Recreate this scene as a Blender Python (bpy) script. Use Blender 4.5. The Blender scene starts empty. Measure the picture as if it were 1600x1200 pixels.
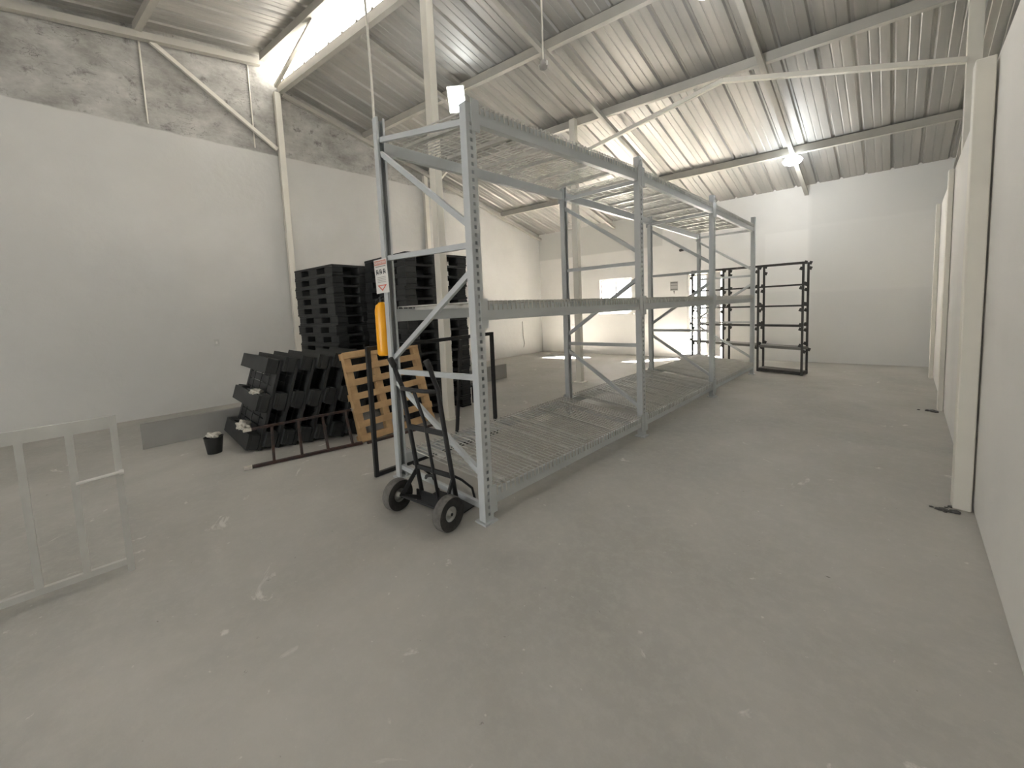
import bpy, bmesh, math, random
from mathutils import Vector, Matrix
random.seed(7)
S = bpy.context.scene
COL = S.collection
V = Vector
# ------------------------------------------------------------------ camera
yaw, pitch, roll, CH = -.7792, -.0826, .0421, 1.4764
fw = V((math.sin(yaw)*math.cos(pitch), math.cos(yaw)*math.cos(pitch), math.sin(pitch)))
rt = V((math.cos(yaw), -math.sin(yaw), 0)); dn = fw.cross(rt)
c_, s_ = math.cos(roll), math.sin(roll)
rr = c_*rt + s_*dn; dd = -s_*rt + c_*dn
cam = bpy.data.cameras.new('camera'); camo = bpy.data.objects.new('camera', cam); COL.objects.link(camo)
M = Matrix.Identity(4)
for i in range(3):
    M[i][0] = rr[i]; M[i][1] = -dd[i]; M[i][2] = -fw[i]
M.translation = V((0, 0, CH)); camo.matrix_world = M
cam.sensor_fit = 'HORIZONTAL'; cam.sensor_width = 36; cam.lens = 608.85*36/1600
cam.shift_y = -(600-532.2)/1600; cam.clip_start = .02; cam.clip_end = 200
S.camera = camo
# ------------------------------------------------------------------ world, sun, exposure
S.view_settings.view_transform = 'Standard'; S.view_settings.look = 'None'
S.view_settings.gamma = 1; S.view_settings.use_curve_mapping = False
S.view_settings.exposure = 0.2
W = bpy.data.worlds.new('sky'); S.world = W; W.use_nodes = True
bgn = W.node_tree.nodes['Background']; bgn.inputs[0].default_value = (.98, .99, 1, 1); bgn.inputs[1].default_value = 5.0
sl = bpy.data.lights.new('sun', 'SUN'); sl.energy = 450; sl.angle = math.radians(3); sl.color = (1, .96, .92)
so = bpy.data.objects.new('sun', sl); COL.objects.link(so)
so.rotation_euler = V((-.40, -.55, -.74)).to_track_quat('-Z', 'Y').to_euler()
try:
    S.cycles.use_denoising = True; S.cycles.max_bounces = 10; S.cycles.diffuse_bounces = 7
    S.cycles.sample_clamp_indirect = 40
except Exception: pass
# ------------------------------------------------------------------ materials
def mat(name, col, rough=.7, metal=0, noise=0, nscale=6, col2=None, bump=0, bscale=40, spec=.4):
    m = bpy.data.materials.new(name); m.use_nodes = True
    N = m.node_tree.nodes; L = m.node_tree.links; b = N['Principled BSDF']
    b.inputs['Roughness'].default_value = rough; b.inputs['Metallic'].default_value = metal
    b.inputs['Specular IOR Level'].default_value = spec
    b.inputs['Base Color'].default_value = (*col, 1)
    if noise or col2:
        tc = N.new('ShaderNodeTexCoord'); n = N.new('ShaderNodeTexNoise'); n.inputs['Scale'].default_value = nscale; n.inputs['Detail'].default_value = 6
        L.new(tc.outputs['Object'], n.inputs['Vector'])
        r = N.new('ShaderNodeValToRGB'); c2 = col2 or tuple(x*(1-noise) for x in col)
        r.color_ramp.elements[0].position = .35; r.color_ramp.elements[1].position = .65
        r.color_ramp.elements[0].color = (*c2, 1); r.color_ramp.elements[1].color = (*col, 1)
        L.new(n.outputs['Fac'], r.inputs[0]); L.new(r.outputs[0], b.inputs['Base Color'])
    if bump:
        tc = N.new('ShaderNodeTexCoord'); n2 = N.new('ShaderNodeTexNoise'); n2.inputs['Scale'].default_value = bscale; n2.inputs['Detail'].default_value = 4
        L.new(tc.outputs['Object'], n2.inputs['Vector'])
        bp = N.new('ShaderNodeBump'); bp.inputs['Strength'].default_value = bump; bp.inputs['Distance'].default_value = .01
        L.new(n2.outputs['Fac'], bp.inputs['Height']); L.new(bp.outputs[0], b.inputs['Normal'])
    return m
def emat(name, col, st):
    m = bpy.data.materials.new(name); m.use_nodes = True; N = m.node_tree.nodes; N.clear()
    e = N.new('ShaderNodeEmission'); e.inputs[0].default_value = (*col, 1); e.inputs[1].default_value = st
    o = N.new('ShaderNodeOutputMaterial'); m.node_tree.links.new(e.outputs[0], o.inputs[0]); return m
class NT:
    """small helper for procedural masks"""
    def __init__(s, m): s.m = m; s.N = m.node_tree.nodes; s.L = m.node_tree.links; s.b = s.N['Principled BSDF']
    def noise(s, scale, detail=5, coord='Object', stretch=None, rough=.55, dist=0):
        tc = s.N.new('ShaderNodeTexCoord'); n = s.N.new('ShaderNodeTexNoise'); n.inputs['Scale'].default_value = scale
        n.inputs['Detail'].default_value = detail; n.inputs['Roughness'].default_value = rough; n.inputs['Distortion'].default_value = dist
        if stretch:
            mp = s.N.new('ShaderNodeMapping'); mp.inputs['Scale'].default_value = stretch; s.L.new(tc.outputs[coord], mp.inputs[0]); s.L.new(mp.outputs[0], n.inputs['Vector'])
        else: s.L.new(tc.outputs[coord], n.inputs['Vector'])
        return n.outputs['Fac']
    def ramp(s, f, p0, c0, p1, c1):
        r = s.N.new('ShaderNodeValToRGB'); e = r.color_ramp.elements
        e[0].position = p0; e[1].position = p1
        g = lambda c: (c, c, c, 1) if isinstance(c, (int, float)) else (*c, 1)
        e[0].color = g(c0); e[1].color = g(c1); s.L.new(f, r.inputs[0]); return r.outputs[0]
    def mix(s, f, a, b_):
        x = s.N.new('ShaderNodeMix'); x.data_type = 'RGBA'
        if isinstance(f, float): x.inputs[0].default_value = f
        else: s.L.new(f, x.inputs[0])
        for i, v in ((6, a), (7, b_)):
            if isinstance(v, tuple): x.inputs[i].default_value = (*v, 1)
            else: s.L.new(v, x.inputs[i])
        return x.outputs[2]
    def math(s, op, a, b_=0):
        x = s.N.new('ShaderNodeMath'); x.operation = op
        for i, v in ((0, a), (1, b_)):
            if isinstance(v, (int, float)): x.inputs[i].default_value = v
            else: s.L.new(v, x.inputs[i])
        return x.outputs[0]
    def xyz(s):
        tc = s.N.new('ShaderNodeTexCoord'); x = s.N.new('ShaderNodeSeparateXYZ'); s.L.new(tc.outputs['Object'], x.inputs[0]); return x.outputs
    def step(s, v, edge, soft=.004):  # 0 below the edge, 1 above
        x = s.N.new('ShaderNodeMapRange'); x.inputs[1].default_value = edge-soft; x.inputs[2].default_value = edge+soft; s.L.new(v, x.inputs[0]); return x.outputs[0]
    def bump(s, h, st, d=.01):
        bp = s.N.new('ShaderNodeBump'); bp.inputs['Strength'].default_value = st; bp.inputs['Distance'].default_value = d
        s.L.new(h, bp.inputs['Height']); s.L.new(bp.outputs[0], s.b.inputs['Normal'])
    def color(s, c): s.L.new(c, s.b.inputs['Base Color'])

WHITE = (.72, .70, .66)
M_wall = mat('white_paint', WHITE, .85, noise=.06, nscale=1.3, bump=.15, bscale=18)
M_cream = mat('cream_steel_paint', (.70, .67, .59), .55, noise=.06, nscale=3)
M_rack = mat('grey_rack_enamel', (.50, .52, .52), .42, noise=.05, nscale=4, spec=.5)
M_deck = mat('galvanised_wire', (.58, .57, .53), .5, metal=.3, noise=.15, nscale=9)
M_black = mat('black_plastic', (.034, .035, .034), .55, noise=.35, nscale=5, spec=.35)
M_dark = mat('black_steel', (.026, .026, .026), .5, noise=.3, nscale=9)
M_dshelf = mat('dark_grey_steel', (.075, .07, .062), .55, noise=.2, nscale=9)
M_rust = mat('paint_spattered_steel', (.035, .03, .028), .6, col2=(.06, .03, .022), nscale=14)
M_wood = mat('pine_wood', (.55, .36, .18), .75, col2=(.42, .27, .13), nscale=7, bump=.3)
M_yellow = mat('yellow_enamel', (.95, .43, .012), .32, spec=.5)
M_rag = mat('white_cloth', (.62, .58, .5), .95, noise=.25, nscale=25, bump=.5)
M_rubber = mat('grey_black_rubber', (.045, .043, .04), .85, noise=.3, nscale=30)
M_tread = mat('dusty_tread', (.16, .15, .135), .9, noise=.25, nscale=40, bump=.5)
M_chrome = mat('worn_steel', (.5, .5, .48), .35, metal=.8)
M_board = mat('grey_board', (.30, .29, .27), .8, noise=.12, nscale=3)
M_signw = mat('sign_white', (.68, .66, .62), .6)
M_red = mat('sign_red', (.55, .12, .08), .6)
M_ink = mat('sign_black', (.06, .06, .06), .6)
M_cable = mat('white_cable', (.66, .63, .56), .6)
M_gate = mat('white_gate_paint', (.52, .515, .48), .6, noise=.1, nscale=8)
M_lamp = emat('lamp_glow', (.93, .98, 1), 25)
# floor: worn polished concrete with paint spots
M_floor = mat('concrete_floor', (.3, .28, .25), .55, spec=.35); t = NT(M_floor)
base = t.mix(t.ramp(t.noise(.45, 6, rough=.6, dist=.6), .35, 0., .68, 1.), (.33, .318, .287), (.47, .445, .405))
base = t.mix(t.ramp(t.noise(3.5, 8, rough=.7), .35, 0., .75, .5), base, (.36, .345, .31))
base = t.mix(t.ramp(t.noise(14, 6, rough=.75), .45, 0., .8, .35), base, (.56, .54, .49))
sp = t.ramp(t.noise(2.6, 7, rough=.62, dist=1.2, stretch=(1, 1, 1)), .655, 0., .70, .6)
base = t.mix(sp, base, (.72, .70, .65))
sp2 = t.ramp(t.noise(21, 3), .70, 0., .75, .7); base = t.mix(sp2, base, (.62, .6, .55))
sp3 = t.ramp(t.noise(17, 3, stretch=(1, 1.3, 1)), .22, .75, .27, 0.); base = t.mix(sp3, base, (.12, .11, .1))
t.color(base); t.bump(t.noise(30, 8), .12, .01)
t.L.new(t.ramp(t.noise(1.1, 4), .35, .45, .7, .7), t.b.inputs['Roughness'])
# left wall: paint below, bare plastered block above
M_wl = mat('left_wall_paint', WHITE, .85); t = NT(M_wl); X = t.xyz()
up = t.step(t.math('ADD', X[2], t.math('MULTIPLY', t.noise(5, 3), .05)), 4.53, .012)
pn = t.mix(t.ramp(t.noise(.8, 4), .4, 0., .7, 1.), (.55, .54, .51), (.60, .59, .56))
cr = t.ramp(t.noise(1.6, 10, rough=.7, stretch=(1, 1, 1.6)), .3, (.23, .22, .2), .7, (.55, .535, .5))
bk = t.ramp(t.noise(5, 9, rough=.7), .3, 0., .43, 1.); cr = t.mix(bk, (.17, .16, .15), cr)
ck = t.ramp(t.noise(1.2, 5, rough=.6, stretch=(1, 1, 3.2), dist=2), .492, 0., .5, 1.)
ck2 = t.ramp(t.noise(1.2, 5, rough=.6, stretch=(1, 1, 3.2), dist=2), .5, 1., .508, 0.)
crk = t.math('MULTIPLY', t.math('MULTIPLY', ck, ck2), t.ramp(t.noise(2.3, 2), .5, 0., .6, .8))
cr = t.mix(crk, cr, (.09, .085, .08))
t.color(t.mix(up, pn, cr)); t.bump(t.noise(9, 8), .25, .02)
# back wall: patches of different white paint, and a greyer upper-left band
M_wb = mat('back_wall_paint', WHITE, .85); t = NT(M_wb); X = t.xyz()
def box_mask(x0, x1, z0, z1, soft=.02):
    a = t.math('MULTIPLY', t.step(X[0], x0, soft), t.math('SUBTRACT', 1, t.step(X[0], x1, soft)))
    b = t.math('MULTIPLY', t.step(X[2], z0, soft), t.math('SUBTRACT', 1, t.step(X[2], z1, soft)))
    return t.math('MULTIPLY', a, b)
c = t.mix(t.ramp(t.noise(.9, 5), .4, 0., .7, 1.), (.78, .76, .72), (.83, .81, .77))
c = t.mix(box_mask(-.1, 3.9, 2.97, 5), c, (.66, .65, .61))
c = t.mix(box_mask(6.2, 7.02, 1.6, 2.93), c, (.83, .81, .77))
c = t.mix(box_mask(7.02, 9.2, 1.58, 2.97, .05), c, (.72, .705, .665))
c = t.mix(box_mask(7.02, 9.2, 2.97, 5, .05), c, (.71, .695, .655))
c = t.mix(box_mask(7.02, 9.2, -.1, 1.58, .05), c, (.685, .67, .635))
t.color(c); t.bump(t.noise(14, 6), .15)
# roof sheets
M_roof = mat('galvanised_roof_sheet', (.55, .53, .49), .38, metal=.55, spec=.5); t = NT(M_roof)
rc = t.mix(t.ramp(t.noise(1.0, 5, stretch=(3, .25, 1)), .35, 0., .7, 1.), (.38, .37, .345), (.54, .52, .48))
t.color(rc); t.L.new(t.ramp(t.noise(2, 5, stretch=(4, .4, 1)), .3, .45, .7, .62), t.b.inputs['Roughness'])
# translucent ridge glazing
M_trans = bpy.data.materials.new('translucent_sheet'); M_trans.use_nodes = True; N = M_trans.node_tree.nodes; N.clear()
a = N.new('ShaderNodeBsdfTranslucent'); a.inputs[0].default_value = (.10, .10, .097, 1)
o = N.new('ShaderNodeOutputMaterial'); M_trans.node_tree.links.new(a.outputs[0], o.inputs[0])
M_out = mat('outside_paving', (.6, .57, .52), .9)
M_glass = bpy.data.materials.new('window_glass'); M_glass.use_nodes = True; N = M_glass.node_tree.nodes; N.clear(); L = M_glass.node_tree.links
a = N.new('ShaderNodeBsdfTransparent'); b = N.new('ShaderNodeBsdfGlossy'); b.inputs['Roughness'].default_value = .03; x = N.new('ShaderNodeMixShader'); x.inputs[0].default_value = .06
o = N.new('ShaderNodeOutputMaterial'); L.new(a.outputs[0], x.inputs[1]); L.new(b.outputs[0], x.inputs[2]); L.new(x.outputs[0], o.inputs[0])

# ------------------------------------------------------------------ mesh helpers
class MB:
    def __init__(s): s.v = []; s.f = []
    def add(s, vs, fs):
        n = len(s.v); s.v += [tuple(v) for v in vs]; s.f += [tuple(i+n for i in f) for f in fs]; return s
    def hexa(s, c):  # eight corners: bottom loop then top loop
        return s.add(c, [(3, 2, 1, 0), (4, 5, 6, 7), (0, 1, 5, 4), (1, 2, 6, 5), (2, 3, 7, 6), (3, 0, 4, 7)])
    def box(s, x0, x1, y0, y1, z0, z1):
        return s.hexa([(x0, y0, z0), (x1, y0, z0), (x1, y1, z0), (x0, y1, z0), (x0, y0, z1), (x1, y0, z1), (x1, y1, z1), (x0, y1, z1)])
    def bar(s, p, q, w, h, up=(0, 0, 1)):  # rectangular bar p-q, w across, h along up
        p, q = V(p), V(q); d = (q-p).normalized(); u = V(up); sd = d.cross(u)
        if sd.length < 1e-4: sd = d.cross(V((0, 1, 0)))
        sd.normalize(); u = sd.cross(d).normalized(); a, b = sd*w/2, u*h/2
        return s.hexa([p-a-b, p+a-b, q+a-b, q-a-b, p-a+b, p+a+b, q+a+b, q-a+b])
    def tube(s, pts, r, n=10, caps=True, radii=None):
        pts = [V(p) for p in pts]; rings = []; u = None
        for i, p in enumerate(pts):
            d = ((pts[min(i+1, len(pts)-1)]-pts[max(i-1, 0)])).normalized()
            if u is None: u = d.orthogonal().normalized()
            u = (u-d*u.dot(d)).normalized(); w = d.cross(u); R = radii[i] if radii else r
            rings.append([p+(u*math.cos(2*math.pi*k/n)+w*math.sin(2*math.pi*k/n))*R for k in range(n)])
        vs = [v for g in rings for v in g]; fs = []
        for i in range(len(pts)-1):
            for k in range(n): fs.append((i*n+k, i*n+(k+1) % n, (i+1)*n+(k+1) % n, (i+1)*n+k))
        if caps: fs.append(tuple(range(n))[::-1]); fs.append(tuple((len(pts)-1)*n+k for k in range(n)))
        return s.add(vs, fs)
    def lathe(s, prof, c=(0, 0, 0), axis='Z', n=24):
        vs = []; fs = []
        for r, h in prof:
            for k in range(n):
                a = 2*math.pi*k/n; x, y = r*math.cos(a), r*math.sin(a)
                p = {'Z': (x, y, h), 'X': (h, x, y), 'Y': (x, h, y)}[axis]; vs.append((p[0]+c[0], p[1]+c[1], p[2]+c[2]))
        for i in range(len(prof)-1):
            for k in range(n): fs.append((i*n+k, i*n+(k+1) % n, (i+1)*n+(k+1) % n, (i+1)*n+k))
        return s.add(vs, fs)
    def build(s, name, m, parent=None, smooth=False, bevel=0, loc=None, mw=None):
        me = bpy.data.meshes.new(name); me.from_pydata(s.v, [], s.f); me.validate(); me.materials.append(m)
        bm = bmesh.new(); bm.from_mesh(me); bmesh.ops.recalc_face_normals(bm, faces=bm.faces[:]); bm.to_mesh(me); bm.free()
        if smooth:
            for p in me.polygons: p.use_smooth = True
        o = bpy.data.objects.new(name, me); COL.objects.link(o)
        if parent: o.parent = parent
        if loc: o.location = loc
        if bevel:
            b = o.modifiers.new('bevel', 'BEVEL'); b.width = bevel; b.segments = 2; b.limit_method = 'ANGLE'
        return o
def smooth_angle(o, deg=40):
    me = o.data
    for p in me.polygons: p.use_smooth = True
    bm = bmesh.new(); bm.from_mesh(me)
    for e in bm.edges:
        if len(e.link_faces) == 2 and e.calc_face_angle(0) > math.radians(deg): e.smooth = False
    bm.to_mesh(me); bm.free(); return o
def tag(o, label=None, cat=None, group=None, kind=None):
    if label: o['label'] = label
    if cat: o['category'] = cat
    if group: o['group'] = group
    if kind: o['kind'] = kind
    return o
def thing(name, label, cat, loc=(0, 0, 0), rot=(0, 0, 0), group=None):
    o = bpy.data.objects.new(name, None); COL.objects.link(o); o.location = loc; o.rotation_euler = rot; o.empty_display_size = .1
    return tag(o, label, cat, group)
def struct(o, label=None, cat=None): return tag(o, label, cat, kind='structure')
def kids(o): return [c for c in bpy.data.objects if c.parent is o]
def copy_tree(o, kid_map, parent=None):
    c = o.copy(); COL.objects.link(c)
    if parent: c.parent = parent
    for ch in kid_map.get(o.name, []): copy_tree(ch, kid_map, c)
    return c
def kmap(root):
    m = {}
    def go(o):
        m[o.name] = kids(o)
        for c in m[o.name]: go(c)
    go(root); return m

K = .157                      # the building's frames run slightly askew to its side walls
XL, XR = -8.35, .42
def fy(yy, x): return yy + K*(x-XL)          # y of frame line yy at x
def roof_z(yy): return 5.73-.27*(yy-2.5) if yy >= 2.5 else 6.16-.15*(2.3-yy)

# ------------------------------------------------------------------ setting: floor, walls, roof
struct(MB().box(-8.6, 1.6, -6, 11.6, -.15, 0).build('floor', M_floor), 'worn grey concrete warehouse floor with white paint spots', 'floor')
struct(MB().box(-40, 40, 11.6, 45, -.25, -.06).build('ground_outside', M_out), 'pale paving outside the back door', 'ground')
struct(MB().box(-40, 40, -45, -6, -.25, -.06).build('street_outside', mat('darkened_ground', (.07, .07, .07), .9)), 'unseen ground outside the front opening, darkened to cut bounced light', 'ground')  # front ground coloured dark in place of the building's shade, to weaken bounce
struct(MB().box(XL-.2, XL, -6, 10.2, 0, 6.6).build('wall_left', M_wl), 'tall left wall, white paint below bare grey plaster', 'wall')
# right wall: low masonry wall, and the set-back wall above it
struct(MB().hexa([(.27, -6, 0), (.7, -6, 0), (.7, 11.2, 0), (.505, 11.2, 0), (.27, -6, 2.9), (.7, -6, 2.9), (.7, 11.2, 2.9), (.505, 11.2, 2.9)]).box(.7, 1.15, -6, 11.2, 2.72, 2.88).build('wall_right', M_wall, bevel=.015), 'white masonry wall on the right', 'wall')
M_up = mat('grey_upper_wall', (.40, .40, .38), .9, noise=.2, nscale=2)
struct(MB().box(1.15, 1.35, -6, 11.4, 2.6, 6.6).build('wall_right_upper', M_up), 'grey set-back wall above the right masonry wall', 'wall')
# back wall in its own frame
BA = math.atan(.125); CB = math.cos(BA)
def bwall(name, rects, m, y0=0, y1=.15, loc=None):
    b = MB()
    for (a0, a1, z0, z1) in rects: b.box(a0, a1, y0, y1, z0, z1)
    o = b.build(name, m); o.location = (XL, 9.9, 0); o.rotation_euler = (0, 0, BA); return o
def bs(x): return (x-XL)/CB
W0, W1, D0, D1 = bs(-6.28), bs(-5.31), bs(-3.88), bs(-3.02)
struct(bwall('wall_back', [(-.2, W0, 0, 4.1), (W0, W1, 0, 1.2), (W0, W1, 2.2, 4.1), (W1, D0, 0, 4.1), (D0, D1, 2.2, 4.1), (D1, 10, 0, 4.1)], M_wb),
       'white back wall with window and doorway', 'wall')
# front wall behind the camera, with an unseen opening added to let in fill
struct(MB().box(-8.4, -3.9, -6.2, -6, 0, 6.6).box(-.1, 1.4, -6.2, -6, 0, 6.6).box(-3.9, -.1, -6.2, -6, 2.8, 6.6).build('wall_front', M_wall), 'front wall with an unseen opening added for fill light, behind the camera', 'wall')
# window: frame, mullion, louvre line, pane
wf = bwall('window_1', [(W0, W0+.05, 1.2, 2.2), (W1-.05, W1, 1.2, 2.2), (W0, W1, 1.2, 1.25), (W0, W1, 2.15, 2.2), ((W0+W1)/2-.02, (W0+W1)/2+.02, 1.25, 2.15)], M_wall, .04, .09)
struct(wf, 'white framed window glaring with daylight in the back wall', 'window')
pane = MB().box(W0+.05, W1-.05, .06, .066, 1.25, 2.15).build('pane', M_glass, wf)
sill = MB().box(W0-.04, W1+.04, -.05, .0, 1.16, 1.2).build('window_sill', M_wall, wf)
for k in range(2): MB().box(W0+.22+k*.24, W0+.235+k*.24, .12, .135, 1.2, 2.2).build('window_bar', M_signw, wf)
# door opening: barred leaf left, plain leaf right
df = bwall('door_1', [(D0, D0+.05, 0, 2.2), (D1-.04, D1, 0, 2.2), (D0, D1, 2.16, 2.2)], M_wall, .02, .12)
struct(df, 'back doorway with a barred white leaf standing in daylight', 'door')
g = MB(); gx0, gx1 = D0+.05, D0+.47
MB().box(gx0, gx1, .05, .08, .02, .07).box(gx0, gx1, .05, .08, 1.0, 1.05).box(gx0, gx1, .05, .08, 2.1, 2.15).box(gx0, gx0+.03, .05, .08, .02, 2.15).box(gx1-.03, gx1, .05, .08, .02, 2.15).build('barred_leaf', M_signw, df)
for k in range(3): MB().box(gx0+.1+k*.1, gx0+.116+k*.1, .057, .073, .07, 2.1).build('door_bar', M_signw, df)
MB().box(gx1+.0, D1-.09, .05, .09, .05, 2.16).build('door_panel', mat('door_grey', (.5, .49, .48), .6), df)
MB().tube([(gx1+.05, .0, 1.0), (gx1+.05, .05, 1.0)], .014).tube([(gx1+.05, 0, 1.0), (gx1+.14, 0, 1.0)], .012).build('door_handle', M_dark, df)

# corrugated roof: pressed ribs across, run along the slope
def roof_sheet(name, x0, x1, yy0, yy1, zoff, label, nseg=6):
    prof = []; x = x0; P = .38
    while x < x1:
        prof += [(x, 0), (x+.10, 0), (x+.106, .005), (x+.118, .005), (x+.124, 0), (x+.20, 0), (x+.206, .005), (x+.218, .005), (x+.224, 0), (x+.315, 0), (x+.335, .032), (x+.36, .032)]
        x += P
    prof.append((x, 0)); n = len(prof); b = MB()
    vs = []; fs = []
    for j in range(nseg+1):
        yy = yy0+(yy1-yy0)*j/nseg
        for (px_, pz) in prof: vs.append((px_, fy(yy, px_), roof_z(yy if yy0 >= 2.5 else min(yy, 2.49))+zoff+pz))
    for j in range(nseg):
        for i in range(n-1): fs.append((j*n+i, j*n+i+1, (j+1)*n+i+1, (j+1)*n+i))
    o = MB().add(vs, fs).build(name, M_roof); md = o.modifiers.new('solid', 'SOLIDIFY'); md.thickness = .002
    return struct(o, label, 'ceiling')
ZP = .075   # purlin half-depth: sheets lie on top of the purlins
roof_sheet('ceiling', XL-.1, 1.3, 2.5, 10.3, ZP, 'ribbed galvanised roof falling towards the back wall')
roof_sheet('ceiling_front', XL-.1, 1.3, -7.5, 2.28, ZP, 'ribbed galvanised roof over the front half')
tg = MB(); xa, xb = XL-.05, 1.25
tg.add([(xa, fy(2.62, xa), 5.79), (xb, fy(2.62, xb), 5.79), (xb, fy(2.45, xb), 6.33), (xa, fy(2.45, xa), 6.33)], [(0, 1, 2, 3)])
tg.add([(xa, fy(2.45, xa), 6.33), (xb, fy(2.45, xb), 6.33), (xb, fy(2.15, xb), 6.29), (xa, fy(2.15, xa), 6.29)], [(0, 1, 2, 3)])
struct(tg.build('window_2', M_trans), 'bright translucent strip along the roof ridge', 'skylight')

# steel frame -------------------------------------------------------------
M_purl = mat('grey_cream_roof_steel', (.46, .44, .39), .6, noise=.1, nscale=3)
def beam_thing(name, pts, w, h, label, cat='roof beam', m=M_purl, group=None):
    o = MB().bar(pts[0], pts[1], w, h).build(name, m); return tag(o, label, cat, group)
def along(yy, x0, x1, z=None, dz=0):
    z = roof_z(yy) if z is None else z
    return (x0, fy(yy, x0), z+dz), (x1, fy(yy, x1), z+dz)
beam_thing('roof_purlin', along(2.52, XL+.07, 1.1, 5.70), .08, .13, 'cream steel purlin along the foot of the bright ridge strip')
beam_thing('roof_purlin', along(2.26, XL+.07, 1.1, 6.16), .08, .13, 'cream steel purlin along the upper edge of the bright ridge strip')
for yy, lb in ((4.1, 'cream steel purlin passing just above the square floodlight'), (5.72, 'cream steel purlin meeting the far round column and the two knee braces'), (8.15, 'cream steel purlin carrying the far round lamp')):
    beam_thing('roof_purlin', along(yy, XL+.07, 1.1), .08, .13, lb)
beam_thing('roof_purlin', along(.6, XL+.07, 1.1), .08, .13, 'cream steel purlin of the front roof, above the bare plaster')
for x, lb in ((-8.25, 'cream sloping rafter fixed along the top of the left wall'), (-5.8, 'cream sloping rafter left of the near grey column top'),
              (-3.8, 'cream sloping rafter over the middle of the long rack'), (-1.45, 'cream sloping rafter nearest the round lamp'), (.72, 'cream sloping rafter over the right wall')):
    o = MB().bar((x, fy(2.55, x), roof_z(2.55)-.105), (x, fy(9.85, x), roof_z(9.85)-.105), .07, .07).build('roof_rafter', M_purl); tag(o, lb, 'roof rafter')
o = MB().bar((-8.25, fy(2.2, -8.25), roof_z(2.2)-.105), (-8.25, -5.9, roof_z(-5.9)-.105), .1, .1).build('roof_rafter', M_purl); tag(o, 'cream rafter along the left wall under the front roof', 'roof rafter')
def column(x, y, z, w, d, label, base=True):
    r = thing('steel_column', label, 'column', (x, y, 0))
    MB().box(-w/2, w/2, -d/2, d/2, .012 if base else 0, z).build('column_shaft', M_cream, r, bevel=.006)
    if base: MB().box(-w/2-.05, w/2+.05, -d/2-.05, d/2+.05, 0, .012).build('base_plate', M_cream, r)
    return r
column(XL+.055, fy(2.47, XL), 5.63, .1, .1, 'slim cream column against the left wall below the bright ridge strip', False)
column(XL+.055, fy(5.6, XL), 4.83, .1, .1, 'slim cream column against the left wall behind the tall pallet stack', False)
column(-4.36, 3.12, 5.63, .13, .11, 'nearer freestanding cream column, in front of the tall pallet stack')
column(-4.33, 6.22, 4.88, .12, .1, 'farther freestanding cream column, seen through the middle of the rack')
column(.352, 3.92, 2.88, .085, .13, 'cream column on the right wall, nearest the camera', False)
column(.422, 7.06, 2.88, .045, .14, 'cream column on the right wall, second from the camera', False)
column(.452, 9.6, 2.88, .05, .12, 'cream column on the right wall, farthest away by the corner', False)
column(.56, 7.16, 4.88, .12, .12, 'tall cream post rising above the right wall to the roof', False).location.z = .0
def brace(p, q, label, w=.06, m=M_cream): tag(MB().bar(p, q, w, w).build('knee_brace', m), label, 'brace')
brace((XL+.06, fy(2.42, XL)-.02, 4.60), (XL+.06, .62, 5.9), 'long cream brace from the left wall column up over bare plaster')
brace((XL+.1, fy(2.45, XL), 5.72), (XL+1.75, fy(2.3, XL+1.75), 6.1), 'cream brace crossing the bright ridge strip', .05)
brace((-4.24, fy(5.72, -4.24)-.03, 4.28), (-1.95, fy(5.72, -1.95)-.03, 4.74), 'cream knee brace rising from the farther freestanding column')
brace((-1.95, fy(5.72, -1.95)-.03, 4.74), (.5, 7.07, 4.08), 'cream knee brace falling to the right wall column')
brace((XL+.11, fy(5.6, XL), 4.32), (XL+.75, fy(5.68, XL+.75), 4.8), 'short cream knee brace at the left wall behind the rack')
brace((-4.4, fy(5.72, -4.4)-.03, 4.28), (-5.2, fy(5.72, -5.2)-.03, 4.78), 'short cream knee brace on the left of the farther column')

# lamps -------------------------------------------------------------------
def point(name, loc, e, r=.08, parent=None, col=(.93, .97, 1)):
    l = bpy.data.lights.new(name, 'POINT'); l.energy = e; l.shadow_soft_size = r; l.color = col
    o = bpy.data.objects.new(name, l); COL.objects.link(o); o.location = loc
    if parent: o.parent = parent
    return o
fl = thing('flood_light', 'square floodlight blazing above the near rack frame', 'lamp', (-5.42, 4.40, 5.05), (math.radians(28), 0, math.radians(40)))
MB().box(-.15, .15, -.02, .03, -.2, .2).build('lamp_housing', M_cream, fl, bevel=.01)
MB().box(-.135, .135, -.027, -.021, -.185, .185).build('lamp_lens', M_lamp, fl)
MB().bar((0, .03, .1), (0, .08, .2), .03, .03).build('bracket', M_cream, fl)
fl2 = thing('bulb_lamp', 'round lamp blazing under the far purlin', 'lamp', (-1.47, 9.22, 4.10))
MB().lathe([(.0, .06), (.05, .06), (.06, .02), (.05, .0)], n=20).build('lamp_socket', M_cream, fl2, smooth=True)
MB().lathe([(.05, .0), (.12, -.02), (.16, -.07), (.13, -.12), (.06, -.15), (0, -.155)], n=24).build('lamp_bulb', M_lamp, fl2, smooth=True)
point('flood_glow', (-5.4, 4.0, 4.0), 14)
point('bulb_glow', (-1.47, 9.2, 3.6), 30)
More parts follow.
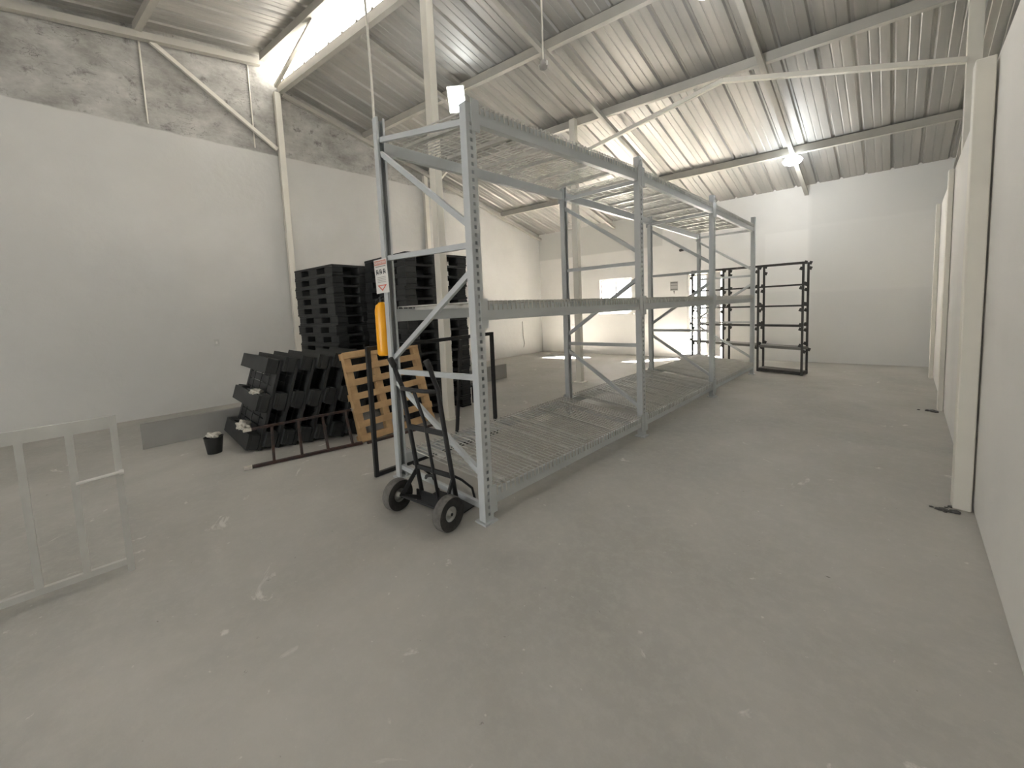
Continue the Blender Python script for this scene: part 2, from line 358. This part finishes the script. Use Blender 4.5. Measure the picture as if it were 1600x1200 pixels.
# lamp just above the frame, plus two unseen front lamps added as fill
for i, (x, y) in enumerate(((-1.5, 4.6), (-4.2, -1.8), (-2.0, -2.2))):
    z = 4.78 if i == 0 else 4.75
    b = thing('bulb_lamp', ['lit round lamp hanging just above the top of the frame', 'unseen round lamp added as fill over the front left bay', 'unseen round lamp added as fill over the front right bay'][i], 'lamp', (x, y, z))
    MB().tube([(0, 0, .06), (0, 0, .50 if i == 0 else .75)], .006).build('cord', M_cable, b)
    MB().lathe([(.0, .06), (.05, .06), (.06, .02), (.05, .0)], n=16).build('lamp_socket', M_cream, b, smooth=True)
    MB().lathe([(.05, .0), (.10, -.02), (.12, -.07), (.1, -.12), (.06, -.15), (0, -.155)], n=16).build('lamp_bulb', M_lamp, b, smooth=True)
    point('bulb_glow', (x, y, z-.6), 10 if i == 1 else 30)
# empty pendant socket
ps = thing('pendant_socket', 'empty lamp socket dangling on a white cord', 'pendant', (-2.66, 3.32, 3.97))
MB().tube([(0, 0, 0), (.004, 0, .4), (0, .003, .9), (0, 0, 1.36)], .009, 8).build('cord', M_cable, ps)
MB().lathe([(0, .03), (.025, .03), (.03, 0), (.045, -.02), (.04, -.045), (0, -.045)], n=16).build('socket', M_board, ps, smooth=True)
for s in (-1, 1): MB().box(s*.045-.008, s*.045+.008, -.008, .008, -.03, .01).build('clip', M_signw, ps)
# cord running down to the rack top
rc_ = MB().tube([(-3.31, 1.745, 3.06), (-3.33, 1.76, 3.5), (-3.37, 1.77, 4.2), (-3.41, 1.79, 5.0), (-3.44, 1.8, 5.55), (-3.45, 1.8, 6.1)], .011, 8)
tag(rc_.build('hanging_cable', M_cable), 'white cable dropping from the roof to the near rack post', 'cable')

# ------------------------------------------------------------------ pallet rack
F = [V((-2.0, 1.70, 0)), V((-1.98, 4.00, 0)), V((-1.97, 6.30, 0)), V((-1.97, 8.62, 0))]
B = [V((-3.15, 1.70, 0)), V((-3.2, 4.32, 0)), V((-3.23, 6.95, 0)), V((-3.22, 9.4, 0))]
FT = [2.79, 3.0, 3.0, 3.0]; BT = [3.11, 3.07, 3.05, 3.02]       # post heights
LV = {'bottom': ([.16]*4, [.16]*4), 'middle': ([1.45]*4, [1.45]*4), 'top': ([2.72, 2.80, 2.79, 2.77], [2.87, 2.93, 2.93, 2.90])}
rack = thing('pallet_rack', 'long grey pallet rack of three empty bays down the middle of the floor', 'pallet rack')
PW, PD = .062, .075     # post size across the rack, along the rack
def upright(p, top, side):   # side +1 front row (holes face +x, channel opens to -x)
    b = MB(); x, y = p.x, p.y; xo = x+side*PW/2; xi = x-side*PW/2; y0, y1 = y-PD/2, y+PD/2
    zs = [.012]; z = .05; marks = []
    while z < top-.05: zs += [z, z+.024]; marks.append(len(zs)-2); z += .05
    zs.append(top); ys = [y0, y-.010, y+.010, y1]
    vs = []; fs = []
    for zz in zs:
        for k, yy in enumerate(ys): vs.append((xo, yy, zz))
    for i in range(len(zs)-1):
        for k in range(3):
            if k == 1 and i in marks: continue
            fs.append((i*4+k, i*4+k+1, (i+1)*4+k+1, (i+1)*4+k))
    b.add(vs, fs)
    for ya in (y0, y1):
        b.add([(xo, ya, .012), (xi, ya, .012), (xi, ya, top), (xo, ya, top)], [(0, 1, 2, 3)])
    lip = .018
    for ya, yb in ((y0, y0+lip), (y1, y1-lip)):
        b.add([(xi, ya, .012), (xi, yb, .012), (xi, yb, top), (xi, ya, top)], [(0, 1, 2, 3)])
    o = b.build('upright', M_rack, rack); md = o.modifiers.new('solid', 'SOLIDIFY'); md.thickness = .003; md.offset = 0
    MB().box(x-.055, x+.055, y-.06, y+.06, 0, .012).build('foot_plate', M_rack, o)
    return o
for i in range(4):
    upright(F[i], FT[i], 1); upright(B[i], BT[i], -1)
    f, b_ = F[i]-V((PW/2-.01, 0, 0)), B[i]+V((PW/2-.01, 0, 0))
    tf = min(2.76, FT[i]-.1); tb = 2.88 if i else 2.93
    for zb, zf in ((tb, tf), (tb-.11, 2.03), (1.95, 1.905), (1.09, 1.74), (.965, 1.015), (.87, .33), (.10, .10)):
        pb, pf = b_+V((0, 0, zb)), f+V((0, 0, zf))
        MB().bar(pb, pf, .028, .04).build('brace', M_rack, rack)
for lv in ('bottom', 'middle', 'top'):
    hf, hb = LV[lv]; H = .095 if lv != 'bottom' else .085
    for i in range(3):
        for row, P, hh, s in (('f', F, hf, 1), ('b', B, hb, -1)):
            p, q = P[i].copy(), P[i+1].copy(); p.z = hh[i]; q.z = hh[i+1]; d = (q-p).normalized()
            p = p+d*(PD/2+.004); q = q-d*(PD/2+.004)
            n = V((s*.004, 0, 0))
            b = MB().bar(p+n, q+n, .05, H); b.bar(p+n+V((s*.012, 0, H/2)), q+n+V((s*.012, 0, H/2)), .024, .03)
            o = b.build('beam', M_rack, rack, bevel=.003)
            for e, dr in ((p, 1), (q, -1)):
                xo = (P[i].x if dr == 1 else P[i+1].x)+s*(PW/2+.004)
                yc = P[i].y if dr == 1 else P[i+1].y
                MB().box(xo-.003, xo+.003, min(yc+dr*.004, e.y+dr*.03), max(yc+dr*.004, e.y+dr*.03), max(.02, e.z-.1), min(e.z+.1, 2.99)).build('beam_connector', M_rack, o)
# wire decks: two per bay per level
def deck(i, half, lv):
    hf, hb = LV[lv]; H = .095 if lv != 'bottom' else .085
    dz = H/2+.012
    def P(u, v, z=0):  # u along the bay, v 0 front..1 back
        f = F[i].lerp(F[i+1], u); b = B[i].lerp(B[i+1], u); zf = hf[i]*(1-u)+hf[i+1]*u; zb = hb[i]*(1-u)+hb[i+1]*u
        r = f.lerp(b, v); r.z = zf*(1-v)+zb*v+dz+.022+z; return r
    g = .035; u0, u1 = (g, .497) if half == 0 else (.503, 1-g)
    b = MB(); n = 24; w = .0055
    vf, vb = -.031, 1.031
    for k in range(n+1):
        u = u0+(u1-u0)*k/n; a, c = P(u, vf), P(u, vb)
        b.bar(a, c, w*1.3, w*1.3)
        b.bar(a, a-V((0, 0, .06)), w*1.3, w*1.3, up=(0, 1, 0)); b.bar(c, c-V((0, 0, .06)), w*1.3, w*1.3, up=(0, 1, 0))
    for k in range(9):
        v = .03+.94*k/8; b.bar(P(u0, v, -.005), P(u1, v, -.005), w, w)
    nm = {0: 'first bay from the camera', 1: 'middle bay', 2: 'farthest bay'}[i]
    o = thing('wire_deck', f'wire mesh deck on the {lv} beams of the {nm}, {"nearer" if half == 0 else "farther"} half', 'wire deck', group=f'wire decks on the {lv} beams')
    b.build('wire_mesh', M_deck, o)
    for k in range(3):
        u = u0+(u1-u0)*(.12+.38*k)
        MB().bar(P(u, .035, -.021), P(u, .965, -.021), .04, .026).build('support_channel', M_deck, o)
for lv in ('bottom', 'middle', 'top'):
    for i in range(3):
        for h in (0, 1): deck(i, h, lv)

# safety sign and extinguisher on the near back post -----------------------
def text_mesh(s, size):
    cu = bpy.data.curves.new('lettering', 'FONT'); cu.body = s; cu.size = size; cu.align_x = 'CENTER'; cu.align_y = 'CENTER'; cu.extrude = .0006
    o = bpy.data.objects.new('lettering', cu); COL.objects.link(o)
    dg = bpy.context.evaluated_depsgraph_get(); me = bpy.data.meshes.new_from_object(o.evaluated_get(dg)); bpy.data.objects.remove(o); return me
def lettering(s, size, m, parent, loc, rot=(math.pi/2, 0, 0)):
    me = text_mesh(s, size); me.materials.clear(); me.materials.append(m)
    o = bpy.data.objects.new('lettering', me); COL.objects.link(o); o.parent = parent; o.location = loc; o.rotation_euler = rot; return o
sg = thing('safety_sign', 'white fire extinguisher sign with red header on the near rack post', 'sign', (-3.175, 1.645, 1.80), (0, math.radians(-3), math.radians(12)))
MB().box(-.082, .082, 0, .004, -.145, .145).build('sign_plate', M_signw, sg, bevel=.001)
MB().box(-.075, .075, -.0015, 0, .095, .135).build('header_band', mat('faded_red', (.55, .26, .21), .6), sg)
lettering('EXTINTOR', .028, M_signw, sg, (0, -.002, .115))
MB().box(-.065, .065, -.001, 0, .080, .088).build('text_line', M_board, sg)
for k in range(3):
    x = -.045+k*.045
    MB().box(x-.016, x-.009, -.001, 0, .015, .058).box(x-.009, x+.006, -.001, 0, .05, .058).tube([(x-.006, -.001, .04), (x+.012, -.001, .02)], .004, 6).box(x+.006, x+.013, -.001, 0, .022, .048).build('pictogram', M_ink, sg)
for k in range(4): MB().box(-.055, .055, -.001, 0, -.01-k*.014, -.006-k*.014).build('text_line', M_board, sg)
MB().add([(-.06, -.001, -.075), (.06, -.001, -.075), (0, -.001, -.128), (-.035, -.001, -.083), (.035, -.001, -.083), (0, -.001, -.114)], [(0, 1, 4, 3), (1, 2, 5, 4), (2, 0, 3, 5)]).build('arrow', M_red, sg)
ex = thing('fire_extinguisher', 'yellow fire extinguisher hanging on the near rack post', 'fire extinguisher', (-3.255, 1.67, 1.105))
MB().lathe([(0, 0), (.052, 0), (.06, .012), (.062, .05), (.062, .40), (.052, .445), (.03, .465), (.022, .475), (0, .475)], n=32).build('cylinder_body', M_yellow, ex, smooth=True)
MB().lathe([(0, .475), (.02, .475), (.02, .51), (0, .51)], n=16).build('valve', M_dark, ex)
MB().bar((-.03, 0, .515), (.07, 0, .535), .02, .008).bar((-.03, 0, .5), (.06, 0, .50), .02, .006).build('handle', M_dark, ex)
MB().tube([(-.02, -.01, .50), (-.055, -.02, .49), (-.07, -.02, .44), (-.068, -.01, .3)], .009, 8).build('hose', M_dark, ex, smooth=True)

# ------------------------------------------------------------------ hand truck
ht = thing('hand_truck', 'black two-wheeled hand truck leaning at the near end of the rack', 'hand truck', (-2.375, 1.42, 0), (0, 0, math.radians(9)))
for s in (-1, 1):
    x = s*.185+.025
    pts = [(x, .15, .05), (x, .09, .45), (x, .04, .80), (x*1.0, .02, .95), (x, -.02, 1.05), (x, -.035, 1.10), (x, -.06, 1.15)]
    MB().tube(pts, .0165, 12).build('side_rail', M_dark, ht, smooth=True)
    MB().tube([(x, -.036, 1.103), (x, -.066, 1.162)], .021, 12).build('grip', M_rubber, ht, smooth=True)
    # bracket holding the axle
    MB().bar((x, .11, .30), (s*.22, 0, .118), .012, .03).bar((x, .14, .06), (s*.22, 0, .118), .012, .03).build('axle_bracket', M_dark, ht)
    w = MB().lathe([(.05, -.025), (.068, -.036), (.10, -.04), (.112, -.036)], (s*.265, 0, .118), 'X', 32).lathe([(.112, .036), (.10, .04), (.068, .036), (.05, .025)], (s*.265, 0, .118), 'X', 32).build('wheel', M_rubber, ht, smooth=True)
    MB().lathe([(.112, -.036), (.118, -.022), (.118, .022), (.112, .036)], (s*.265, 0, .118), 'X', 32).build('tyre_tread', M_tread, w, smooth=True)
    MB().lathe([(.0, -.03), (.018, -.03), (.02, -.01), (.048, -.012), (.055, -.028), (.058, -.026), (.058, .026), (.055, .028), (.048, .012), (.02, .01), (.018, .03), (0, .03)], (s*.265, 0, .118), 'X', 24).build('hub', M_chrome, w, smooth=True)
MB().tube([(-.08, .12, .24), (-.05, .10, .27), (.0, .11, .28), (.025, .12, .28)], .011).build('cross_bar', M_dark, ht, smooth=True)
MB().tube([(-.16, .02, .94), (-.1, -.03, .945), (.1, -.03, .945), (.21, .02, .94)], .014).build('cross_bar', M_dark, ht, smooth=True)
MB().bar((-.16, .06, .64), (.21, .06, .64), .02, .035).build('cross_bar', M_dark, ht)
MB().bar((-.16, .11, .32), (.21, .11, .32), .02, .03).build('cross_bar', M_dark, ht)
MB().tube([(.025, .145, .05), (.025, .085, .45), (.025, .05, .70), (.025, -.03, .94)], .012).build('centre_rail', M_dark, ht, smooth=True)
MB().tube([(-.30, 0, .118), (.30, 0, .118)], .010).build('axle', M_dark, ht)
MB().box(-.21, .21, .13, .36, .006, .014).box(-.21, .21, .13, .14, .006, .12).build('toe_plate', M_dark, ht)
for s in (-1, 1): MB().tube([(s*.2, .35, .02), (s*.215, .30, .16), (s*.21, .2, .26), (s*.20, .11, .33)], .009).build('toe_brace', M_dark, ht, smooth=True)

# ------------------------------------------------------------------ pallets
PX, PY, PH = 1.2, 1.03, .152
def make_pallet(label):
    p = thing('plastic_pallet', label, 'pallet')
    d = MB(); hx, hy = PX/2, PY/2
    # deck of slats inside a rim
    d.box(-hx, hx, -hy, -hy+.09, .121, PH).box(-hx, hx, hy-.09, hy, .121, PH).box(-hx, -hx+.09, -hy+.09, hy-.09, .121, PH).box(hx-.09, hx, -hy+.09, hy-.09, .121, PH)
    for k in range(9): y = -hy+.12+k*.097; d.box(-hx+.09, hx-.09, y, y+.085, .126, PH-.002)
    for k in range(3): x = -.32+k*.32; d.box(x-.02, x+.02, -hy+.09, hy-.09, .121, .126)
    d.build('top_deck', M_black, p)
    for bx, bw in ((-hx+.115, .115), (0, .13), (hx-.115, .115)):
        for by, bd in ((-hy+.085, .085), (0, .1), (hy-.085, .085)):
            MB().box(bx-bw, bx+bw, by-bd, by+bd, .028, .121).build('block', M_black, p, bevel=.012)
    for by in (-hy+.085, 0, hy-.085): MB().box(-hx, hx, by-.085, by+.085, 0, .028).build('runner', M_black, p)
    return p
proto = make_pallet('black plastic pallet'); km = kmap(proto)
ords = ['topmost', 'second from the top', 'third from the top', 'fourth from the top', 'fifth from the top', 'sixth from the top', 'seventh from the top', 'eighth from the top', 'ninth from the top',
        'tenth from the top', 'eleventh from the top', 'twelfth from the top', 'thirteenth from the top', 'fourteenth from the top', 'next to the bottom', 'lowest']
first = True
def place(loc, rot, label, group):
    global first
    o = proto if first else copy_tree(proto, km)
    first = False; o.location = loc; o.rotation_euler = rot; o['label'] = label; o['group'] = group; return o
for name, cx, cy, n, rz_, zs_, grp in (('taller stack', -5.27, 3.27, 15, 0, 1, 'black pallets in the taller stack behind the column'), ('lower stack', -6.56, 2.73, 15, math.radians(7), .975, 'black pallets in the lower stack by the left wall')):
    for k in range(n):
        top = n-1-k; w = ords[top] if top < n-2 else ('next to the bottom' if top == n-2 else 'lowest')
        jx, jy = random.uniform(-.014, .014), random.uniform(-.014, .014)
        place((cx+jx+.0015*k, cy+jy, k*.1525*zs_), (0, 0, rz_+random.uniform(-.008, .008)), f'black plastic pallet, {w} in the {name}', grp).scale.z = zs_
lean_l = ['frontmost of the leaning row, a rag on its ledge', 'second in the leaning row', 'third in the leaning row', 'fourth in the leaning row', 'fifth in the leaning row', 'sixth in the leaning row', 'last in the leaning row, nearest the wooden pallets']
front = None
for k in range(7):
    th = math.radians(-90-17-.25*k); s, c = math.sin(th), math.cos(th)
    up = V((0, -c, -s)); zc = -(PY/2*s+PH*min(c, 0))
    pl_ = place((-5.65+.058*k+random.uniform(-.012, .012), 1.03+.163*k, zc+.002), (th, 0, 0), 'black plastic pallet standing on edge, '+lean_l[k], 'black pallets leaning in a row'); front = front or pl_
# small black item at the foot of the tall stack: a low black stand
st = thing('low_stand', 'low black metal stand beside the foot of the taller pallet stack', 'stand', (-4.86, 3.98, 0))
MB().box(-.1, .1, -.09, .09, .25, .28).build('stand_top', M_dark, st)
for sx in (-.08, .08):
    for sy in (-.07, .07): MB().box(sx-.015, sx+.015, sy-.015, sy+.015, 0, .25).build('leg', M_dark, st)
# wooden pallets leaning against the stack
def wood_pallet(loc, rot, label):
    p = thing('wooden_pallet', label, 'pallet', loc, rot, None); L = 1.0    # local x = along, y = up the slope, z = face
    for k in range(3):
        x = (-L/2+.05, -L*.12, L/2-.035)[k]; MB().box(x-.04, x+.04, 0, 1.065, -.09, 0).build('stringer', M_wood, p, bevel=.003)
    for k in range(7):
        y = .165*k; e = random.uniform(-.012, .012)
        MB().box(-L/2+e, L/2+e, y, y+.078, 0, .016).build('slat', M_wood, p, bevel=.002)
        if k % 3 == 0: MB().box(-L/2, L/2, y, y+.078, -.106, -.09).build('slat', M_wood, p, bevel=.002)
    return p
# basis: x along +Y world, y up leaning to -X, z towards +X
def lean_rot(a, tw=0): 
    m = Matrix((( 0, -math.sin(a), math.cos(a)), (1, 0, 0), (0, math.cos(a), math.sin(a)))); return (Matrix.Rotation(tw, 3, 'Z') @ m).to_euler()
a = math.radians(13)
wood_pallet((-4.36, 2.37, .025), (Matrix(lean_rot(a, math.radians(-1)).to_matrix()) @ Matrix.Rotation(math.radians(3), 3, 'Z')).to_euler(), 'wooden slatted pallet leaning against the black stacks')
tag(MB().bar((-4.27, 1.90, .012), (-4.24, 2.85, .012), .03, .024).build('timber_strip', M_rust), 'thin dark brown strip on the floor along the foot of the wooden pallet', 'timber strip')
# ladder on its edge
ld = thing('ladder', 'dark paint-spattered ladder lying on its edge in front of the leaning pallets', 'ladder', (0, 0, 0))
p0, p1 = V((-4.52, .80, .018)), V((-4.31, 1.86, .018)); q0, q1 = V((-4.62, .84, .37)), V((-4.53, 1.88, .37))
MB().bar(p0, p1, .04, .026).build('lower_rail', M_rust, ld); MB().bar(q0, q1, .035, .022).build('upper_rail', M_rust, ld)
for k in range(4):
    f = .20+.235*k; MB().bar(p0.lerp(p1, f), q0.lerp(q1, f), .026, .022, up=(0, 1, 0)).build('rung', M_rust, ld)
for k, (a_, b_) in enumerate(((p0, p1), (q0, q1), (q1, q0))):
    d = (b_-a_).normalized(); MB().bar(a_-d*.04, a_+d*.03, .046, .03).build('rail_foot', M_rag, ld)
# black rectangular frame standing behind the rack
bf = thing('metal_frame', 'black rectangular steel frame standing behind the near rack end', 'frame', (-3.335, 1.55, 0))
Lf = 1.52; Hf = 1.19
def fp(y, z): return (0.0-.02*y-.08*z*0, y, z)
for nm, a_, b_ in (('frame_post', fp(.0, 0), fp(0, Hf)), ('frame_post', fp(Lf, 0), fp(Lf, Hf+.02))):
    MB().bar(a_, b_, .035, .035, up=(0, 1, 0)).build(nm, M_dark, bf)
MB().bar(fp(.018, Hf-.018), fp(Lf-.018, Hf+.002), .035, .035).build('frame_top', M_dark, bf)
MB().bar(fp(.018, .02), fp(Lf-.018, .02), .035, .035).build('frame_bottom', M_dark, bf)
mp = MB().bar((-.22, 1.08, 0), (-.05, 1.08, Hf-.03), .03, .03, up=(0, 1, 0)).build('frame_mid_bar', M_dark, bf)
# grey board on edge behind the pallets
for y0_, y1_, x_, lb in ((.10, 1.95, -6.30, 'long grey board standing on edge left of the leaning pallets'), (3.9, 5.78, -5.93, 'grey board standing on edge past the taller stack')):
    o = MB().box(-.025, .025, 0, y1_-y0_, 0, .30).build('long_board', M_board, bevel=.004); o.location = (x_, y0_, 0); tag(o, lb, 'board')
# rags
def rag(name, loc, sc, label, seed):
    bm = bmesh.new(); bmesh.ops.create_icosphere(bm, subdivisions=4, radius=1); rnd = random.Random(seed); ph = [rnd.uniform(0, 6) for _ in range(8)]
    for v in bm.verts:
        x, y, z = v.co; f = 1+.22*math.sin(3*x+ph[0])*math.cos(4*y+ph[1])+.14*math.sin(7*y+5*z+ph[2])+.1*math.sin(11*x+9*y+ph[3])
        v.co = V((x*f*sc[0], y*f*sc[1], max(z, -.5)*f*sc[2]))
    me = bpy.data.meshes.new(name); bm.to_mesh(me); bm.free(); me.materials.append(M_rag)
    for p in me.polygons: p.use_smooth = True
    o = bpy.data.objects.new(name, me); COL.objects.link(o); o.location = loc; tag(o, label, 'rag'); return o
FPM = Matrix.Translation(front.location) @ front.rotation_euler.to_matrix().to_4x4()
rag('rag', FPM @ V((.32, -.105, .03)), (.12, .055, .03), 'white rag lying on the middle ledge of the front leaning pallet', 3)
rag('rag', FPM @ V((.28, .30, .0)), (.12, .07, .06), 'crumpled white rag at the foot of the leaning pallets', 5)
bk = thing('bucket', 'small black bucket on the floor left of the leaning pallets', 'bucket', (-5.42, .66, 0))
MB().lathe([(0, 0), (.068, 0), (.09, .18), (.094, .185), (.086, .185), (.066, .01), (0, .01)], n=24).build('bucket_body', M_black, bk, smooth=True)
rag('rag', (-5.42, .66, .20), (.085, .06, .03), 'white rag spilling over the small black bucket', 9)
# ------------------------------------------------------------------ dark slotted shelving by the back wall
dirx = V((-1.0, .27, 0)).normalized(); dep = V((.03, .42, 0))
sh = thing('slotted_shelving', 'dark slotted angle shelving unit of three bays near the doorway', 'shelving')
O = V((-1.22, 8.86, 0)); bays = [0, .78, 1.50, 2.24]; SH = [2.10, 2.12, 2.14, 2.16]
dep_ = dirx.cross(V((0, 0, 1))); dep_ = -dep_ if dep_.y < 0 else dep_
dp = V((.035, .30, 0))
for i, s in enumerate(bays):
    for k in (0, 1):
        p = O+dirx*s+dp*k; post = MB().bar(p, p+V((0, 0, SH[i])), .035, .035, up=(0, 1, 0)).build('post', M_dshelf, sh)
        for z in (.53, .92, 1.3, 1.68, 2.05):
            for dz in (-.07, .03):
                e = random.choice((-1, 1))
                if i in (0, 3): e = 1 if i == 0 else -1
                c0 = p+V((0, 0, z+dz+random.uniform(-.02, .02)))+dirx*e*.035*(-1 if random.random() < .3 else 1)
                MB().bar(c0-V((.012, 0, .028)), c0+V((.012, 0, .028)), .004, .045, up=(1, 0, 0)).build('gusset', M_dshelf, post)
for z in (.92, 1.3, 1.69, 2.09):
    for k in (0, 1):
        for j in range(3):
            a_ = O+dirx*bays[j]+dp*k; b_ = O+dirx*bays[j+1]+dp*k
            MB().bar(a_+V((0, 0, z+.02*(z > 2)*j*.9)), b_+V((0, 0, z+.02*(z > 2)*(j+1)*.9)), .02, .025).build('rail', M_dshelf, sh)
a_, b_ = O+dp*.5+V((0, 0, .50)), O+dirx*bays[3]+dp*.5+V((0, 0, .53))
MB().bar(a_, b_, .30, .05).build('shelf_board', mat('shelf_grey', (.22, .21, .19), .7), sh)
a_, b_ = O+dp*.5+V((0, 0, .04)), O+dirx*bays[1]+dp*.5+V((0, 0, .04)); MB().bar(a_, b_, .30, .05).build('shelf_board', M_dshelf, sh)
# step and box at the doorway
o = bwall('door_step', [(D0-.1, D0+.5, 0, .12)], M_board, -.35, -.02); tag(o, 'low grey step at the foot of the back doorway', 'step')
# sign on the back wall
ws = thing('wall_sign', 'small grey notice on the back wall left of the doorway', 'sign', (XL, 9.9, 0), (0, 0, BA))
s0, s1 = bs(-4.29), bs(-4.10); sm = (s0+s1)/2
MB().box(s0, s1, -.006, 0, 1.76, 2.0).build('sign_plate', mat('notice_grey', (.52, .5, .47), .7), ws)
for z, h in ((1.955, .03), (1.89, .018), (1.78, .03)): MB().box(s0+.01, s1-.01, -.008, -.006, z, z+h).build('text_line', M_board, ws)
MB().add([(sm-.02, -.003, 1.755), (sm+.02, -.003, 1.755), (sm, -.003, 1.66)], [(0, 1, 2)]).build('arrow', M_board, ws)
# security camera on back wall, switch and pipe on left wall
sc_ = thing('security_camera', 'tiny dark security camera high on the back wall', 'camera', (-3.93, 10.38, 2.80))
MB().tube([(0, 0, 0), (-.05, -.1, -.03)], .035, 12).build('camera_body', M_dshelf, sc_); MB().tube([(0, 0, 0), (0, .06, .03)], .012).build('bracket', M_dshelf, sc_)
sw = thing('wall_switch', 'small white switch plate low on the left wall', 'switch', (XL, 1.2, 1.1))
MB().box(0, .008, -.04, .04, -.06, .06).build('plate', M_gate, sw); MB().box(.008, .014, -.012, .012, -.02, .02).build('rocker', M_signw, sw)
tag(MB().tube([(XL+.02, 8.94, 1.05), (XL+.02, 8.95, .6), (XL+.02, 9.0, .35), (XL+.02, 8.95, .24)], .014).build('wall_conduit', M_gate), 'short grey cable hanging on the left wall near the far corner', 'cable')
for yy_, lb in ((.63, 'thin white conduit on bare plaster under the front roof beam'), (2.05, 'thin white conduit beside the left wall column')):
    tag(MB().tube([(XL+.012, yy_, 4.56), (XL+.012, yy_, roof_z(min(yy_, 2.2))-.12)], .011, 8).build('conduit', M_cream), lb, 'conduit')
for x_, y_, lb, sd in ((.33, 3.80, 'dark rubble at the foot of the nearest wall column', 1), (.39, 6.93, 'dark rubble at the foot of the second wall column', 2)):
    bm = bmesh.new(); rnd = random.Random(sd)
    for k in range(16):
        r_ = bmesh.ops.create_icosphere(bm, subdivisions=1, radius=rnd.uniform(.006, .02), matrix=Matrix.Translation((-abs(rnd.gauss(0, .06)), rnd.gauss(0, .03), .006)) @ Matrix.Diagonal((1.6, 1.1, .6, 1)))
    me = bpy.data.meshes.new('rubble'); bm.to_mesh(me); bm.free(); me.materials.append(M_dshelf)
    o = bpy.data.objects.new('rubble', me); COL.objects.link(o); o.location = (x_, y_, 0); tag(o, lb, 'rubble', kind='stuff')
# ------------------------------------------------------------------ white gate
gt = thing('low_gate', 'white barred metal gate standing on the floor at the left', 'gate', (-3.25, -.06, .045))
MB().bar((0, 0, -.045), (0, 0, .905), .03, .03, up=(0, 1, 0)).build('gate_stile', M_gate, gt)
MB().bar((0, -.016, .018), (0, -1.984, .018), .026, .035).build('bottom_rail', M_gate, gt)
MB().bar((0, -.016, .87), (0, -1.984, .87), .026, .07).build('top_rail', M_gate, gt)
for k in range(1, 11): MB().bar((0, -.175*k, .036), (0, -.175*k, .836), .022, .03, up=(0, 1, 0)).build('gate_bar', M_gate, gt)
MB().bar((0, -2.0, -.045), (0, -2.0, .90), .03, .03, up=(0, 1, 0)).build('gate_stile', M_gate, gt)
MB().tube([(.025, .01, .57), (.025, -.17, .56)], .009).tube([(.03, .0, .57), (.03, .02, .57)], .016).build('latch', M_signw, gt)
